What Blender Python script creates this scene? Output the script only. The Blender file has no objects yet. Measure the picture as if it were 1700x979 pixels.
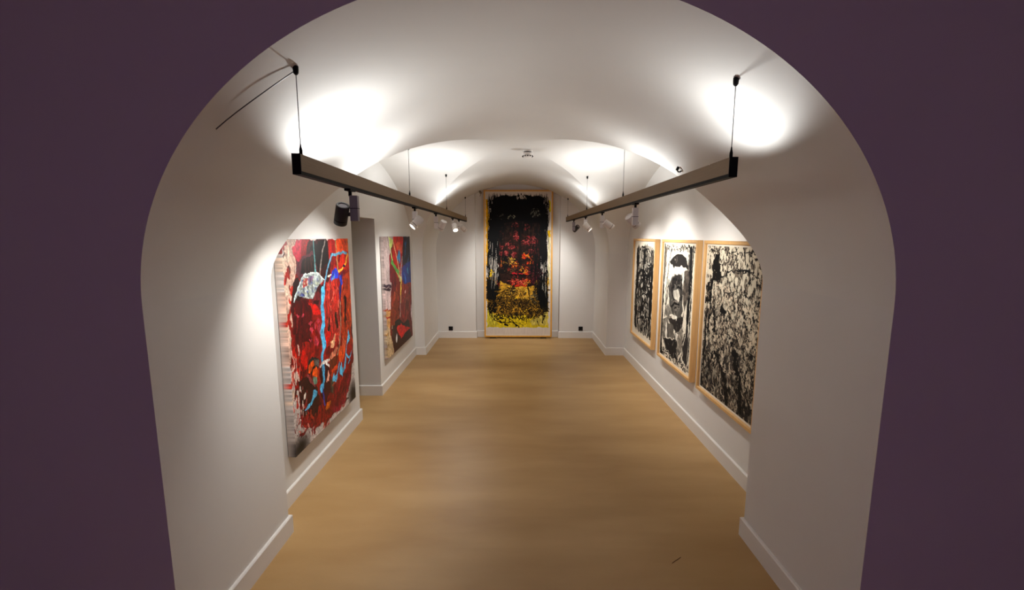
import bpy, bmesh, math
import numpy as np
from mathutils import Vector, Matrix

# ------------------------------------------------------------------ camera, world, exposure
scene = bpy.context.scene
COL = scene.collection
IMG_W, IMG_H, FPX = 1700.0, 979.0, 720.0
CAM_H = 1.70
PITCH = math.atan((489.5 - 391.0) / FPX)
YAW = math.atan((856.0 - 850.0) / FPX * math.cos(PITCH))
cam_data = bpy.data.cameras.new('camera')
cam_data.sensor_fit = 'HORIZONTAL'
cam_data.sensor_width = 36.0
cam_data.lens = FPX / IMG_W * 36.0
cam_data.clip_start = 0.02
cam = bpy.data.objects.new('camera', cam_data)
COL.objects.link(cam)
cam.location = (0, 0, CAM_H)
cam.rotation_euler = (math.pi / 2 - PITCH, 0, YAW)
scene.camera = cam

world = bpy.data.worlds.new('world')
scene.world = world
world.use_nodes = True
world.node_tree.nodes['Background'].inputs[0].default_value = (0.34, 0.19, 0.52, 1)  # violet fill added to tint the anteroom through its rear opening
world.node_tree.nodes['Background'].inputs[1].default_value = 0.72
vs = scene.view_settings
vs.view_transform = 'Standard'
vs.look = 'None'
vs.gamma = 1.0
vs.use_curve_mapping = False
vs.exposure = 1.15
scene.display_settings.display_device = 'sRGB'
scene.cycles.max_bounces = 8
scene.cycles.diffuse_bounces = 6

UP_POWER = 13.5          # each little uplight set in the top of a rail
SPOT_POWER = 21.0        # each track spotlight
LAMP_RGB = (1.0, 0.98, 0.95)
UP_RGB = (0.96, 0.985, 1.0)

# ------------------------------------------------------------------ measuring: photo pixel -> point on an axis-aligned plane
_cp, _sp, _cy, _sy = math.cos(PITCH), math.sin(PITCH), math.cos(YAW), math.sin(YAW)
_F = np.array([-_sy * _cp, _cy * _cp, -_sp])
_R = np.array([_cy, _sy, 0.0])
_U = np.cross(_R, _F)
_C = np.array([0, 0, CAM_H])


def measure(px, py, axis, val):
    d = _F * FPX + _R * (px - 850.0) - _U * (py - 489.5)
    t = (val - _C[axis]) / d[axis]
    return _C + t * d


# ------------------------------------------------------------------ materials
def srgb(r, g, b):
    out = []
    for c in (r, g, b):
        c /= 255.0
        out.append(c / 12.92 if c <= 0.04045 else ((c + 0.055) / 1.055) ** 2.4)
    return (*out, 1.0)


def mat(name, rgb, rough=0.6, metal=0.0, emit=None, estr=0.0, noise=0.0, scale=20.0, bump=0.0, stretch=(1, 1, 1), spec=None):
    m = bpy.data.materials.new(name)
    m.use_nodes = True
    nt = m.node_tree
    b = nt.nodes['Principled BSDF']
    b.inputs['Base Color'].default_value = srgb(*rgb)
    b.inputs['Roughness'].default_value = rough
    b.inputs['Metallic'].default_value = metal
    if spec is not None:
        b.inputs['Specular IOR Level'].default_value = spec
    if emit:
        b.inputs['Emission Color'].default_value = srgb(*emit)
        b.inputs['Emission Strength'].default_value = estr
    if noise or bump:
        tc = nt.nodes.new('ShaderNodeTexCoord')
        mp = nt.nodes.new('ShaderNodeMapping')
        mp.inputs['Scale'].default_value = stretch
        nt.links.new(tc.outputs['Object'], mp.inputs[0])
        nz = nt.nodes.new('ShaderNodeTexNoise')
        nz.inputs['Scale'].default_value = scale
        nz.inputs['Detail'].default_value = 5
        nt.links.new(mp.outputs[0], nz.inputs['Vector'])
        if noise:
            hs = nt.nodes.new('ShaderNodeHueSaturation')
            hs.inputs['Color'].default_value = srgb(*rgb)
            mr = nt.nodes.new('ShaderNodeMapRange')
            mr.inputs[1].default_value = 0.25
            mr.inputs[2].default_value = 0.75
            mr.inputs[3].default_value = 1 - noise
            mr.inputs[4].default_value = 1 + noise
            nt.links.new(nz.outputs[0], mr.inputs[0])
            nt.links.new(mr.outputs[0], hs.inputs['Value'])
            nt.links.new(hs.outputs[0], b.inputs['Base Color'])
        if bump:
            bp = nt.nodes.new('ShaderNodeBump')
            bp.inputs['Strength'].default_value = bump
            bp.inputs['Distance'].default_value = 0.002
            nt.links.new(nz.outputs[0], bp.inputs['Height'])
            nt.links.new(bp.outputs[0], b.inputs['Normal'])
    return m


M_WALL = mat('white_wall_paint', (214, 211, 206), 0.75, noise=0.02, scale=3.0, bump=0.15)
M_VAULT = mat('white_vault_plaster', (216, 213, 207), 0.8, noise=0.025, scale=2.2, bump=0.2)
M_BASE = mat('baseboard_paint', (218, 214, 208), 0.4)
M_WOOD = mat('pale_ash_wood', (202, 158, 100), 0.45, noise=0.10, scale=9.0, stretch=(6, 6, 0.7), bump=0.1)
M_WOOD_SIDE = mat('warm_ash_wood', (190, 140, 88), 0.5, noise=0.13, scale=9.0, stretch=(6, 6, 0.7), bump=0.1)
M_GOLD = mat('honey_oak_wood', (205, 150, 62), 0.4, noise=0.12, scale=10.0, stretch=(5, 5, 1), bump=0.1)
M_BLACK = mat('black_plastic', (12, 11, 12), 0.6, spec=0.15)
M_RAIL = mat('bronze_anodised_aluminium', (128, 104, 74), 0.5, metal=0.15, noise=0.08, scale=60, stretch=(1, 0.1, 4))
M_SPOT = mat('light_grey_enamel', (212, 206, 200), 0.4)
M_SPOT_DARK = mat('dark_and_backlit_grey_enamel', (44, 40, 40), 0.45)  # backlit shade of the nearest head put into its colour; socket rims share it
M_SPOT_BOX = mat('backlit_grey_enamel', (134, 126, 132), 0.45)  # light grey enamel darkened in colour to look backlit
M_CABLE = mat('steel_cable', (92, 90, 90), 0.4, metal=0.6)
M_LENS_ON = mat('lit_lens', (255, 250, 240), 0.2, emit=(255, 248, 236), estr=6.0)
M_LED = mat('lit_led_window', (255, 252, 246), 0.2, emit=(255, 252, 246), estr=14.0)
M_DET = mat('white_plastic', (224, 220, 214), 0.4)
M_PAPERBACK = mat('canvas_back', (150, 135, 110), 0.9, noise=0.05, scale=80)
M_STEEL = mat('dull_bracket_metal', (104, 96, 78), 0.5, metal=0.3)
M_SPLINTER = mat('brown_splinter', (84, 46, 14), 0.8)


def floor_material():
    m = bpy.data.materials.new('beige_resin_floor')
    m.use_nodes = True
    nt = m.node_tree
    b = nt.nodes['Principled BSDF']
    b.inputs['Roughness'].default_value = 0.42
    b.inputs['Specular IOR Level'].default_value = 0.35
    tc = nt.nodes.new('ShaderNodeTexCoord')
    n1 = nt.nodes.new('ShaderNodeTexNoise'); n1.inputs['Scale'].default_value = 1.6; n1.inputs['Detail'].default_value = 6
    mp = nt.nodes.new('ShaderNodeMapping'); mp.inputs['Scale'].default_value = (0.6, 2.2, 1)
    nt.links.new(tc.outputs['Object'], mp.inputs[0]); nt.links.new(mp.outputs[0], n1.inputs['Vector'])
    n2 = nt.nodes.new('ShaderNodeTexNoise'); n2.inputs['Scale'].default_value = 230; n2.inputs['Detail'].default_value = 3
    nt.links.new(tc.outputs['Object'], n2.inputs['Vector'])
    r1 = nt.nodes.new('ShaderNodeValToRGB')
    r1.color_ramp.elements[0].position = 0.3; r1.color_ramp.elements[0].color = srgb(150, 116, 71)
    r1.color_ramp.elements[1].position = 0.72; r1.color_ramp.elements[1].color = srgb(170, 138, 92)
    nt.links.new(n1.outputs[0], r1.inputs[0])
    hs = nt.nodes.new('ShaderNodeHueSaturation')
    mr = nt.nodes.new('ShaderNodeMapRange')
    mr.inputs[1].default_value = 0.72; mr.inputs[2].default_value = 0.7; mr.inputs[3].default_value = 0.84; mr.inputs[4].default_value = 1.14
    nt.links.new(n2.outputs[0], mr.inputs[0]); nt.links.new(mr.outputs[0], hs.inputs['Value'])
    nt.links.new(r1.outputs[0], hs.inputs['Color'])
    nt.links.new(hs.outputs[0], b.inputs['Base Color'])
    bp = nt.nodes.new('ShaderNodeBump'); bp.inputs['Strength'].default_value = 0.25; bp.inputs['Distance'].default_value = 0.002
    nt.links.new(n2.outputs[0], bp.inputs['Height']); nt.links.new(bp.outputs[0], b.inputs['Normal'])
    return m


M_FLOOR = floor_material()


def art_material(name, rough=0.5):
    m = bpy.data.materials.new(name)
    m.use_nodes = True
    nt = m.node_tree
    b = nt.nodes['Principled BSDF']
    b.inputs['Roughness'].default_value = rough
    b.inputs['Specular IOR Level'].default_value = 0.3 if rough < 0.6 else 0.12
    at = nt.nodes.new('ShaderNodeAttribute')
    at.attribute_name = 'paint'
    nt.links.new(at.outputs['Color'], b.inputs['Base Color'])
    return m


M_PAINT = art_material('oil_paint', 0.45)
M_INK = art_material('ink_on_paper', 0.65)

# ------------------------------------------------------------------ object helpers


def mesh_obj(name, bm, material, parent=None, smooth=False, bevel=0.0):
    me = bpy.data.meshes.new(name)
    bmesh.ops.recalc_face_normals(bm, faces=bm.faces)
    bm.to_mesh(me)
    bm.free()
    o = bpy.data.objects.new(name, me)
    COL.objects.link(o)
    me.materials.append(material)
    if smooth:
        for p in me.polygons:
            p.use_smooth = True
        me.set_sharp_from_angle(angle=math.radians(35))
    if parent:
        o.parent = parent
    if bevel:
        mod = o.modifiers.new('bevel', 'BEVEL')
        mod.width = bevel
        mod.segments = 2
        mod.limit_method = 'ANGLE'
    return o


def thing(name, label, cat, loc=(0, 0, 0), group=None):
    o = bpy.data.objects.new(name, None)
    o.empty_display_size = 0.1
    COL.objects.link(o)
    o.location = loc
    tag(o, label, cat, group)
    return o


def tag(o, label, cat, group=None):
    o['label'] = label
    o['category'] = cat
    if group:
        o['group'] = group
    return o


def struct(name, bm, material, **k):
    o = mesh_obj(name, bm, material, **k)
    o['kind'] = 'structure'
    return o


def box(bm, x0, x1, y0, y1, z0, z1, M=None):
    vs_ = [bm.verts.new((x, y, z)) for x in (x0, x1) for y in (y0, y1) for z in (z0, z1)]
    if M is not None:
        for v in vs_:
            v.co = M @ v.co
    for f in ((0, 1, 3, 2), (4, 6, 7, 5), (0, 4, 5, 1), (2, 3, 7, 6), (0, 2, 6, 4), (1, 5, 7, 3)):
        bm.faces.new([vs_[i] for i in f])


def lathe(bm, prof, n=32, M=None):
    """prof: list of (radius, z); revolved about z"""
    rings = []
    for r, z in prof:
        if r < 1e-6:
            rings.append([bm.verts.new((0, 0, z))])
        else:
            rings.append([bm.verts.new((r * math.cos(2 * math.pi * i / n), r * math.sin(2 * math.pi * i / n), z)) for i in range(n)])
    for a, b in zip(rings, rings[1:]):
        for i in range(n):
            j = (i + 1) % n
            if len(a) == 1 and len(b) == 1:
                continue
            if len(a) == 1:
                bm.faces.new((a[0], b[i], b[j]))
            elif len(b) == 1:
                bm.faces.new((a[i], b[0], a[j]))
            else:
                bm.faces.new((a[i], b[i], b[j], a[j]))
    if M is not None:
        for ring in rings:
            for v in ring:
                v.co = M @ v.co


def tube(bm, p0, p1, r, n=10):
    p0, p1 = Vector(p0), Vector(p1)
    d = p1 - p0
    M = Matrix.Translation(p0) @ d.to_track_quat('Z', 'Y').to_matrix().to_4x4()
    lathe(bm, [(0, 0), (r, 0), (r, d.length), (0, d.length)], n, M)


# ------------------------------------------------------------------ the vaulted room
A = 1.30                     # half width between the piers
ZS, RISE = 1.45, 1.07        # springing height and rise of the vault
XL, XR = -1.44, 1.56         # planes of the recessed bay walls
Y0, YC, Y1 = 2.28, 4.09, 6.07   # the groined bay
YB, YREC = 7.12, 7.20        # end wall, recess behind the tall picture
YF = 1.48                    # front arch, towards the viewer's dim anteroom
DY0, DY1, DZ = 3.83, 4.47, 1.87  # doorway in the left wall
RX0, RX1 = -0.66, 0.73       # recess in the end wall


def profile(x):
    return ZS + RISE * math.sqrt(max(0.0, 1 - (x / A) ** 2))


def reach(s, side):
    """distance along the room from the groin's crossing, where the groin stands s * A off the axis"""
    return 1.47 * s + (YC - Y0 - 1.47) * s ** 16 if side < 0 else (Y1 - YC) * s


def cross(y):
    side, d = (-1, YC - y) if y < YC else (1, y - YC)
    lo, hi = 0.0, 1.0
    for _ in range(40):
        m = (lo + hi) / 2
        if reach(m, side) < d:
            lo = m
        else:
            hi = m
    return ZS + RISE * math.sqrt(max(0.0, 1 - lo * lo))


def groin(x, side):
    return YC + side * reach(min(1.0, abs(x) / A), side)


bm = bmesh.new()
N = 96
NL = 24
# barrel strips, front and back, each ruled along the room and trimmed at the groins
for side in (-1, 1):
    prev = None
    for i in range(N + 1):
        th = -math.pi / 2 + math.pi * i / N
        x = A * math.sin(th)
        z = ZS + RISE * math.cos(th)
        g = groin(x, side)
        e = YF if side < 0 else YREC + 0.12
        row = [bm.verts.new((x, e + (g - e) * k / NL, z)) for k in range(NL + 1)]
        if prev:
            for k in range(NL):
                bm.faces.new((prev[k], row[k], row[k + 1], prev[k + 1]))
        prev = row
# cross vault, left and right
for sx, xw in ((-1, XL - 0.02), (1, XR + 0.02)):
    prev = None
    for i in range(N + 1):
        ph = -math.pi / 2 + math.pi * i / N
        s = math.sin(ph)
        y = YC + (-1 if s < 0 else 1) * reach(abs(s), -1 if s < 0 else 1)
        z = ZS + RISE * math.cos(ph)
        xi = sx * A * abs(s)
        row = [bm.verts.new((xi + (xw - xi) * k / NL, y, z)) for k in range(NL + 1)]
        if prev:
            for k in range(NL):
                bm.faces.new((prev[k], row[k], row[k + 1], prev[k + 1]))
        prev = row
bmesh.ops.remove_doubles(bm, verts=bm.verts, dist=1e-5)
ceil = struct('ceiling', bm, M_VAULT)
for p in ceil.data.polygons:
    p.use_smooth = True
ceil.data.set_sharp_from_angle(angle=math.radians(14))


def quad(bm, *pts):
    bm.faces.new([bm.verts.new(p) for p in pts])


def bay_wall(bm, x, y0, y1, zb, dense=96):
    """upright strip of bay wall between y0 and y1, from zb up to the lunette arch"""
    ts = [0.5 - 0.5 * math.cos(math.pi * i / dense) for i in range(dense + 1)]
    for s, t in zip(ts, ts[1:]):
        a = y0 + (y1 - y0) * s
        b = y0 + (y1 - y0) * t
        quad(bm, (x, a, zb), (x, b, zb), (x, b, cross(b) + 0.006), (x, a, cross(a) + 0.006))


T = 0.55                     # thickness of the wall at the doorway
bm = bmesh.new()
bay_wall(bm, XL, Y0, DY0, 0)
bay_wall(bm, XL, DY0, DY1, DZ, 16)
bay_wall(bm, XL, DY1, Y1, 0)
for y in (DY0, DY1):          # jambs
    quad(bm, (XL, y, 0), (XL - T, y, 0), (XL - T, y, DZ), (XL, y, DZ))
quad(bm, (XL, DY0, DZ), (XL - T, DY0, DZ), (XL - T, DY1, DZ), (XL, DY1, DZ))
# piers on the left: faces across and along the room
for ya, yb in ((YF, Y0), (Y1, YB)):
    quad(bm, (-A, ya, 0), (-A, yb, 0), (-A, yb, ZS), (-A, ya, ZS))
for y in (Y0, Y1):
    quad(bm, (-A, y, 0), (XL, y, 0), (XL, y, ZS), (-A, y, ZS))
bmesh.ops.remove_doubles(bm, verts=bm.verts, dist=1e-5)
struct('wall_left', bm, M_WALL)

bm = bmesh.new()
bay_wall(bm, XR, Y0, Y1, 0)
for ya, yb in ((YF, Y0), (Y1, YB)):
    quad(bm, (A, ya, 0), (A, yb, 0), (A, yb, ZS), (A, ya, ZS))
for y in (Y0, Y1):
    quad(bm, (A, y, 0), (XR, y, 0), (XR, y, ZS), (A, y, ZS))
bmesh.ops.remove_doubles(bm, verts=bm.verts, dist=1e-5)
struct('wall_right', bm, M_WALL)


def arch_strip(bm, y, xa, xb, n=40, z0=0.0):
    for i in range(n):
        a = xa + (xb - xa) * (0.5 - 0.5 * math.cos(math.pi * i / n))
        b = xa + (xb - xa) * (0.5 - 0.5 * math.cos(math.pi * (i + 1) / n))
        quad(bm, (a, y, z0), (b, y, z0), (b, y, profile(b) + 0.004), (a, y, profile(a) + 0.004))


bm = bmesh.new()
arch_strip(bm, YB, -A, RX0)
arch_strip(bm, YB, RX1, A)
arch_strip(bm, YREC, RX0, RX1)
for x in (RX0, RX1):
    quad(bm, (x, YB, 0), (x, YREC, 0), (x, YREC, profile(x)), (x, YB, profile(x)))
bmesh.ops.remove_doubles(bm, verts=bm.verts, dist=1e-5)
struct('wall_back', bm, M_WALL)

# front wall round the arch, seen from the dim anteroom the viewer stands in
AX, AZ, AY = 2.7, 3.0, -2.4
bm = bmesh.new()
nn = 96
for i in range(nn):
    a = -A * math.cos(math.pi * i / nn)
    b = -A * math.cos(math.pi * (i + 1) / nn)
    quad(bm, (a, YF, profile(a)), (b, YF, profile(b)), (b, YF, AZ), (a, YF, AZ))
quad(bm, (-AX, YF, 0), (-A, YF, 0), (-A, YF, AZ), (-AX, YF, AZ))
quad(bm, (A, YF, 0), (AX, YF, 0), (AX, YF, AZ), (A, YF, AZ))
struct('wall_front', bm, M_WALL)
bm = bmesh.new()
# unseen opening added behind the viewer so violet world light tints the front wall
for x0_, x1_, z0_ in ((-AX, -0.7, 0), (0.7, AX, 0), (-0.7, 0.7, 2.2)):
    quad(bm, (x0_, AY, z0_), (x1_, AY, z0_), (x1_, AY, AZ), (x0_, AY, AZ))
quad(bm, (-AX, AY, 0), (-AX, YF, 0), (-AX, YF, AZ), (-AX, AY, AZ))
quad(bm, (AX, AY, 0), (AX, YF, 0), (AX, YF, AZ), (AX, AY, AZ))
struct('wall_anteroom', bm, M_WALL)
bm = bmesh.new()
quad(bm, (-AX, AY, AZ), (AX, AY, AZ), (AX, YF, AZ), (-AX, YF, AZ))
struct('ceiling_anteroom', bm, M_WALL)

# side passage behind the doorway
bm = bmesh.new()
PX0, PY0, PY1, PZ = XL - T - 1.2, 3.3, 5.2, 2.2
xw = XL - T
quad(bm, (PX0, PY0, 0), (PX0, PY1, 0), (PX0, PY1, PZ), (PX0, PY0, PZ))
quad(bm, (PX0, PY0, 0), (xw, PY0, 0), (xw, PY0, PZ), (PX0, PY0, PZ))
quad(bm, (PX0, PY1, 0), (xw, PY1, 0), (xw, PY1, PZ), (PX0, PY1, PZ))
quad(bm, (PX0, PY0, PZ), (xw, PY0, PZ), (xw, PY1, PZ), (PX0, PY1, PZ))
quad(bm, (xw, PY0, 0), (xw, DY0, 0), (xw, DY0, PZ), (xw, PY0, PZ))
quad(bm, (xw, DY1, 0), (xw, PY1, 0), (xw, PY1, PZ), (xw, DY1, PZ))
quad(bm, (xw, DY0, DZ), (xw, DY1, DZ), (xw, DY1, PZ), (xw, DY0, PZ))
struct('wall_passage', bm, M_WALL)

bm = bmesh.new()
box(bm, -3.3, 3.0, AY - 0.1, 7.4, -0.06, 0.0)
struct('floor', bm, M_FLOOR)

# baseboards: 11 cm tall with a thin bright top edge
BH, BT = 0.11, 0.016


def board_run(name, pts, inward):
    """pts: plan polyline along the wall; inward: +1/-1 side on which the board stands"""
    bm = bmesh.new()
    n = len(pts)
    P = [Vector(p) for p in pts]
    nrm = []
    for a, b in zip(P, P[1:]):
        d = (b - a).normalized()
        nrm.append(Vector((-d.y, d.x)) * inward)
    off = []
    for i in range(n):
        if i == 0:
            v = nrm[0]
        elif i == n - 1:
            v = nrm[-1]
        else:
            s = nrm[i - 1] + nrm[i]
            v = s / (1 + nrm[i - 1].dot(nrm[i]))
        off.append(v)
    prof = [(0.0, 0.0), (BT, 0.0), (BT, BH - 0.006), (BT - 0.005, BH), (0.0, BH)]
    rows = []
    for p, o in zip(P, off):
        rows.append([bm.verts.new((p.x + o.x * t, p.y + o.y * t, z)) for t, z in prof])
    for a, b in zip(rows, rows[1:]):
        for k in range(len(prof)):
            l = (k + 1) % len(prof)
            bm.faces.new((a[k], a[l], b[l], b[k]))
    bm.faces.new(rows[0])
    bm.faces.new(rows[-1][::-1])
    return struct(name, bm, M_BASE)


board_run('baseboard_left_near', [(-A, YF), (-A, Y0), (XL, Y0), (XL, DY0), (XL - T, DY0)], -1)
board_run('baseboard_left_far', [(XL - T, DY1), (XL, DY1), (XL, Y1), (-A, Y1), (-A, YB), (RX0, YB), (RX0, YREC), (0, YREC)], -1)
board_run('baseboard_right', [(A, YF), (A, Y0), (XR, Y0), (XR, Y1), (A, Y1), (A, YB), (RX1, YB), (RX1, YREC), (0.0, YREC)], 1)
board_run('baseboard_front_left', [(-AX, YF), (-A, YF)], -1)
board_run('baseboard_front_right', [(A, YF), (AX, YF)], -1)


# ------------------------------------------------------------------ paint engine for the artworks
def up(grid, ny, nx):
    gy, gx = grid.shape
    y = np.linspace(0, gy - 1.001, ny)
    x = np.linspace(0, gx - 1.001, nx)
    iy, ix = y.astype(int), x.astype(int)
    fy, fx = (y - iy)[:, None], (x - ix)[None, :]
    fy, fx = fy * fy * (3 - 2 * fy), fx * fx * (3 - 2 * fx)
    g = grid
    a = g[iy][:, ix] * (1 - fx) + g[iy][:, ix + 1] * fx
    b = g[iy + 1][:, ix] * (1 - fx) + g[iy + 1][:, ix + 1] * fx
    return a * (1 - fy) + b * fy


class Art:
    """Paints strokes and patches of colour on a sheet w by h metres; the colours become a mesh attribute"""

    def __init__(s, w, h, nx, ny, base, seed, to_uv):
        s.w, s.h, s.nx, s.ny = w, h, nx, ny
        s.rng = np.random.default_rng(seed)
        s.img = np.ones((ny, nx, 3)) * np.array(base, float)
        s.X, s.Y = np.meshgrid(np.linspace(0, w, nx), np.linspace(0, h, ny))
        s.map = to_uv
        s.rewarp(0.008, 0.04)

    def noise(s, cell, cy=None, oct_=3):
        cy = cy or cell
        out = np.zeros((s.ny, s.nx))
        tot = 0
        for o in range(oct_):
            k = 2 ** o
            g = s.rng.random((max(3, int(s.h / cy * k) + 2), max(3, int(s.w / cell * k) + 2)))
            out += up(g, s.ny, s.nx) / k
            tot += 1 / k
        return out / tot

    def rewarp(s, amp, cell, cy=None):
        s.WX = s.X + (s.noise(cell, cy) - 0.5) * 2 * amp * 2
        s.WY = s.Y + (s.noise(cell, cy) - 0.5) * 2 * amp * 2

    def pts(s, P):
        return np.array([s.map(*p) for p in P], float)

    def blend(s, mask, col, sl=None, var=0.0):
        sl = sl or (slice(None), slice(None))
        c = np.array(col, float)
        if var:
            c = c * (1 + var * (s._tex()[sl][..., None] - 0.5) * 2)
        m = mask[..., None]
        s.img[sl] = s.img[sl] * (1 - m) + c * m

    def _tex(s):
        if not hasattr(s, '_t'):
            s._t = [s.noise(0.02, 0.05, 3), s.noise(0.03, 0.03, 3), s.noise(0.012, 0.08, 2)]
        return s._t[s.rng.integers(0, 3)]

    def _win(s, x0, x1, y0, y1):
        i0 = int(np.clip(x0 / s.w * (s.nx - 1), 0, s.nx - 1)); i1 = int(np.clip(x1 / s.w * (s.nx - 1) + 2, 1, s.nx))
        j0 = int(np.clip(y0 / s.h * (s.ny - 1), 0, s.ny - 1)); j1 = int(np.clip(y1 / s.h * (s.ny - 1) + 2, 1, s.ny))
        return slice(j0, j1), slice(i0, i1)

    def poly(s, P, col, a=1.0, var=0.25, raw=False):
        p = np.array(P, float) if raw else s.pts(P)
        m = 0.04
        sl = s._win(p[:, 0].min() - m, p[:, 0].max() + m, p[:, 1].min() - m, p[:, 1].max() + m)
        x, y = s.WX[sl], s.WY[sl]
        inside = np.zeros(x.shape, bool)
        for (xa, ya), (xb, yb) in zip(p, np.roll(p, -1, 0)):
            if ya == yb:
                continue
            c = ((ya > y) != (yb > y)) & (x < (xb - xa) * (y - ya) / (yb - ya) + xa)
            inside ^= c
        s.blend(inside * a, col, sl, var)

    def stroke(s, P, wd, col, a=1.0, var=0.2, raw=False, taper=False, dry=0.0):
        p = np.array(P, float) if raw else s.pts(P)
        m = wd + 0.03
        sl = s._win(p[:, 0].min() - m, p[:, 0].max() + m, p[:, 1].min() - m, p[:, 1].max() + m)
        x, y = s.WX[sl], s.WY[sl]
        mask = np.zeros(x.shape, bool)
        n = len(p) - 1
        for k in range(n):
            (xa, ya), (xb, yb) = p[k], p[k + 1]
            dx, dy = xb - xa, yb - ya
            L = dx * dx + dy * dy + 1e-12
            t = np.clip(((x - xa) * dx + (y - ya) * dy) / L, 0, 1)
            d = np.hypot(x - xa - t * dx, y - ya - t * dy)
            ww = wd / 2
            if taper:
                ww = ww * (1 - 0.8 * np.abs((k + t) / n * 2 - 1) ** 2)
            mask |= d < ww
        mk = mask * a
        if dry:
            mk = mk * (s._tex()[sl] > dry)
        s.blend(mk, col, sl, var)

    def blot(s, c, rx, ry, col, a=1.0, var=0.25, soft=0.0, raw=False):
        cx, cy = c if raw else s.map(*c)
        sl = s._win(cx - rx * 2 - .03, cx + rx * 2 + .03, cy - ry * 2 - .03, cy + ry * 2 + .03)
        d = np.hypot((s.WX[sl] - cx) / rx, (s.WY[sl] - cy) / ry)
        mask = (d < 1) * 1.0 if not soft else np.clip((1 + soft - d) / (2 * soft), 0, 1)
        s.blend(mask * a, col, sl, var)

    def dabs(s, x0, x1, y0, y1, n, cols, size=(0.01, 0.03), ang=(60, 120), a=1.0, fn=None):
        """n short strokes inside a box given in sheet metres"""
        for _ in range(n):
            x, y = s.rng.uniform(x0, x1), s.rng.uniform(y0, y1)
            if fn is not None and not fn(x, y):
                continue
            L = s.rng.uniform(*size)
            t = math.radians(s.rng.uniform(*ang))
            w = L * s.rng.uniform(0.25, 0.6)
            s.stroke([(x, y), (x + L * math.cos(t), y + L * math.sin(t))], w, cols[s.rng.integers(0, len(cols))], a, 0.25, raw=True)

    def relief(s, k=0.12):
        s.img *= 1 + k * (s.noise(0.01, 0.01, 3)[..., None] - 0.5) * 2

    def deepen(s, g):
        s.img = 255 * (np.clip(s.img, 0, 255) / 255) ** g

    def linear(s):
        c = np.clip(s.img, 0, 255) / 255
        c = np.where(c <= 0.04045, c / 12.92, ((c + 0.055) / 1.055) ** 2.4)
        return np.concatenate([c, np.ones((s.ny, s.nx, 1))], 2)


def sheet_object(name, art, origin, right, down, material, parent=None, depth=0.0, normal=None):
    """a stretched sheet: fine grid on the face, plus edges turned back by depth"""
    nx, ny = art.nx, art.ny
    o, r, d = (np.array(v, float) for v in (origin, right, down))
    u = np.linspace(0, art.w, nx)
    v = np.linspace(0, art.h, ny)
    V = (o + u[None, :, None] * r + v[:, None, None] * d).reshape(-1, 3)
    C = art.linear().reshape(-1, 4)
    idx = np.arange(nx * ny).reshape(ny, nx)
    Q = np.stack([idx[:-1, :-1], idx[1:, :-1], idx[1:, 1:], idx[:-1, 1:]], -1).reshape(-1, 4)
    if depth:
        rim = np.concatenate([idx[0, :], idx[1:, -1], idx[-1, -2::-1], idx[-2:0:-1, 0]])
        nb = len(V)
        back = V[rim] - np.array(normal, float) * depth
        V = np.concatenate([V, back])
        pale = np.array([.50, .42, .38, 1.0])            # the turned edge is mostly bare primed cloth
        C = np.concatenate([C, C[rim] * .3 + pale * .7])
        k = np.arange(len(rim))
        k2 = (k + 1) % len(rim)
        Q2 = np.stack([rim[k], rim[k2], nb + k2, nb + k], -1)
        Q = np.concatenate([Q, Q2])
    me = bpy.data.meshes.new(name)
    me.vertices.add(len(V))
    me.vertices.foreach_set('co', V.astype(np.float32).ravel())
    me.loops.add(len(Q) * 4)
    me.loops.foreach_set('vertex_index', Q.astype(np.int32).ravel())
    me.polygons.add(len(Q))
    me.polygons.foreach_set('loop_start', (np.arange(len(Q)) * 4).astype(np.int32))
    me.update(calc_edges=True)
    at = me.color_attributes.new('paint', 'FLOAT_COLOR', 'POINT')
    at.data.foreach_set('color', C.astype(np.float32).ravel())
    me.materials.append(material)
    ob = bpy.data.objects.new(name, me)
    COL.objects.link(ob)
    if parent:
        ob.parent = parent
    return ob

# ------------------------------------------------------------------ artwork 1: big red canvas, left wall, near
def wall_map(plane, ox, oz, sgn, sx, x0, y0):
    """positions were read off a crop (scale sx, corner x0,y0) of the photograph; returns sheet metres"""
    def f(X, Y):
        p = measure(x0 + X / sx, y0 + Y / sx, 0, plane)
        return (p[1] - ox) * sgn, oz - p[2]
    return f


CX = -1.388
art = Art(1.035, 1.366, 330, 440, (196, 186, 180), 11, wall_map(CX, 2.57, 1.676, 1, 5.152, 483, 385))
a = art
a.img *= 1 + 0.10 * (a.noise(0.2, 0.2)[..., None] - 0.5)
# left margin: pale ground with pinkish washes
a.poly([(-60, 0), (40, 60), (40, 700), (10, 1100), (-60, 1200)], (206, 168, 148), 0.8)
a.dabs(0, 0.10, 0.0, 1.0, 34, [(190, 60, 40), (150, 30, 20), (214, 190, 170), (90, 30, 20)], (0.02, 0.09), (70, 130))
a.rewarp(0.014, 0.05, 0.09)
red, dk, crim = (150, 20, 10), (84, 6, 6), (176, 26, 16)
a.poly([(8, 135), (50, 62), (490, 50), (505, 300), (525, 700), (530, 953), (532, 1120), (508, 1290), (482, 1390), (430, 1500), (365, 1545), (300, 1640),
        (200, 1655), (140, 1700), (105, 1640), (75, 1560), (68, 1400), (35, 1280), (5, 1150), (5, 900), (12, 600), (38, 400), (40, 190)], (126, 16, 10), 1, 0.4)
a.blend((a.noise(0.05, 0.12) > 0.58) * (np.hypot(a.img[..., 0] - 126, a.img[..., 1] - 16) < 60) * 0.8, (168, 34, 18))
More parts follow.
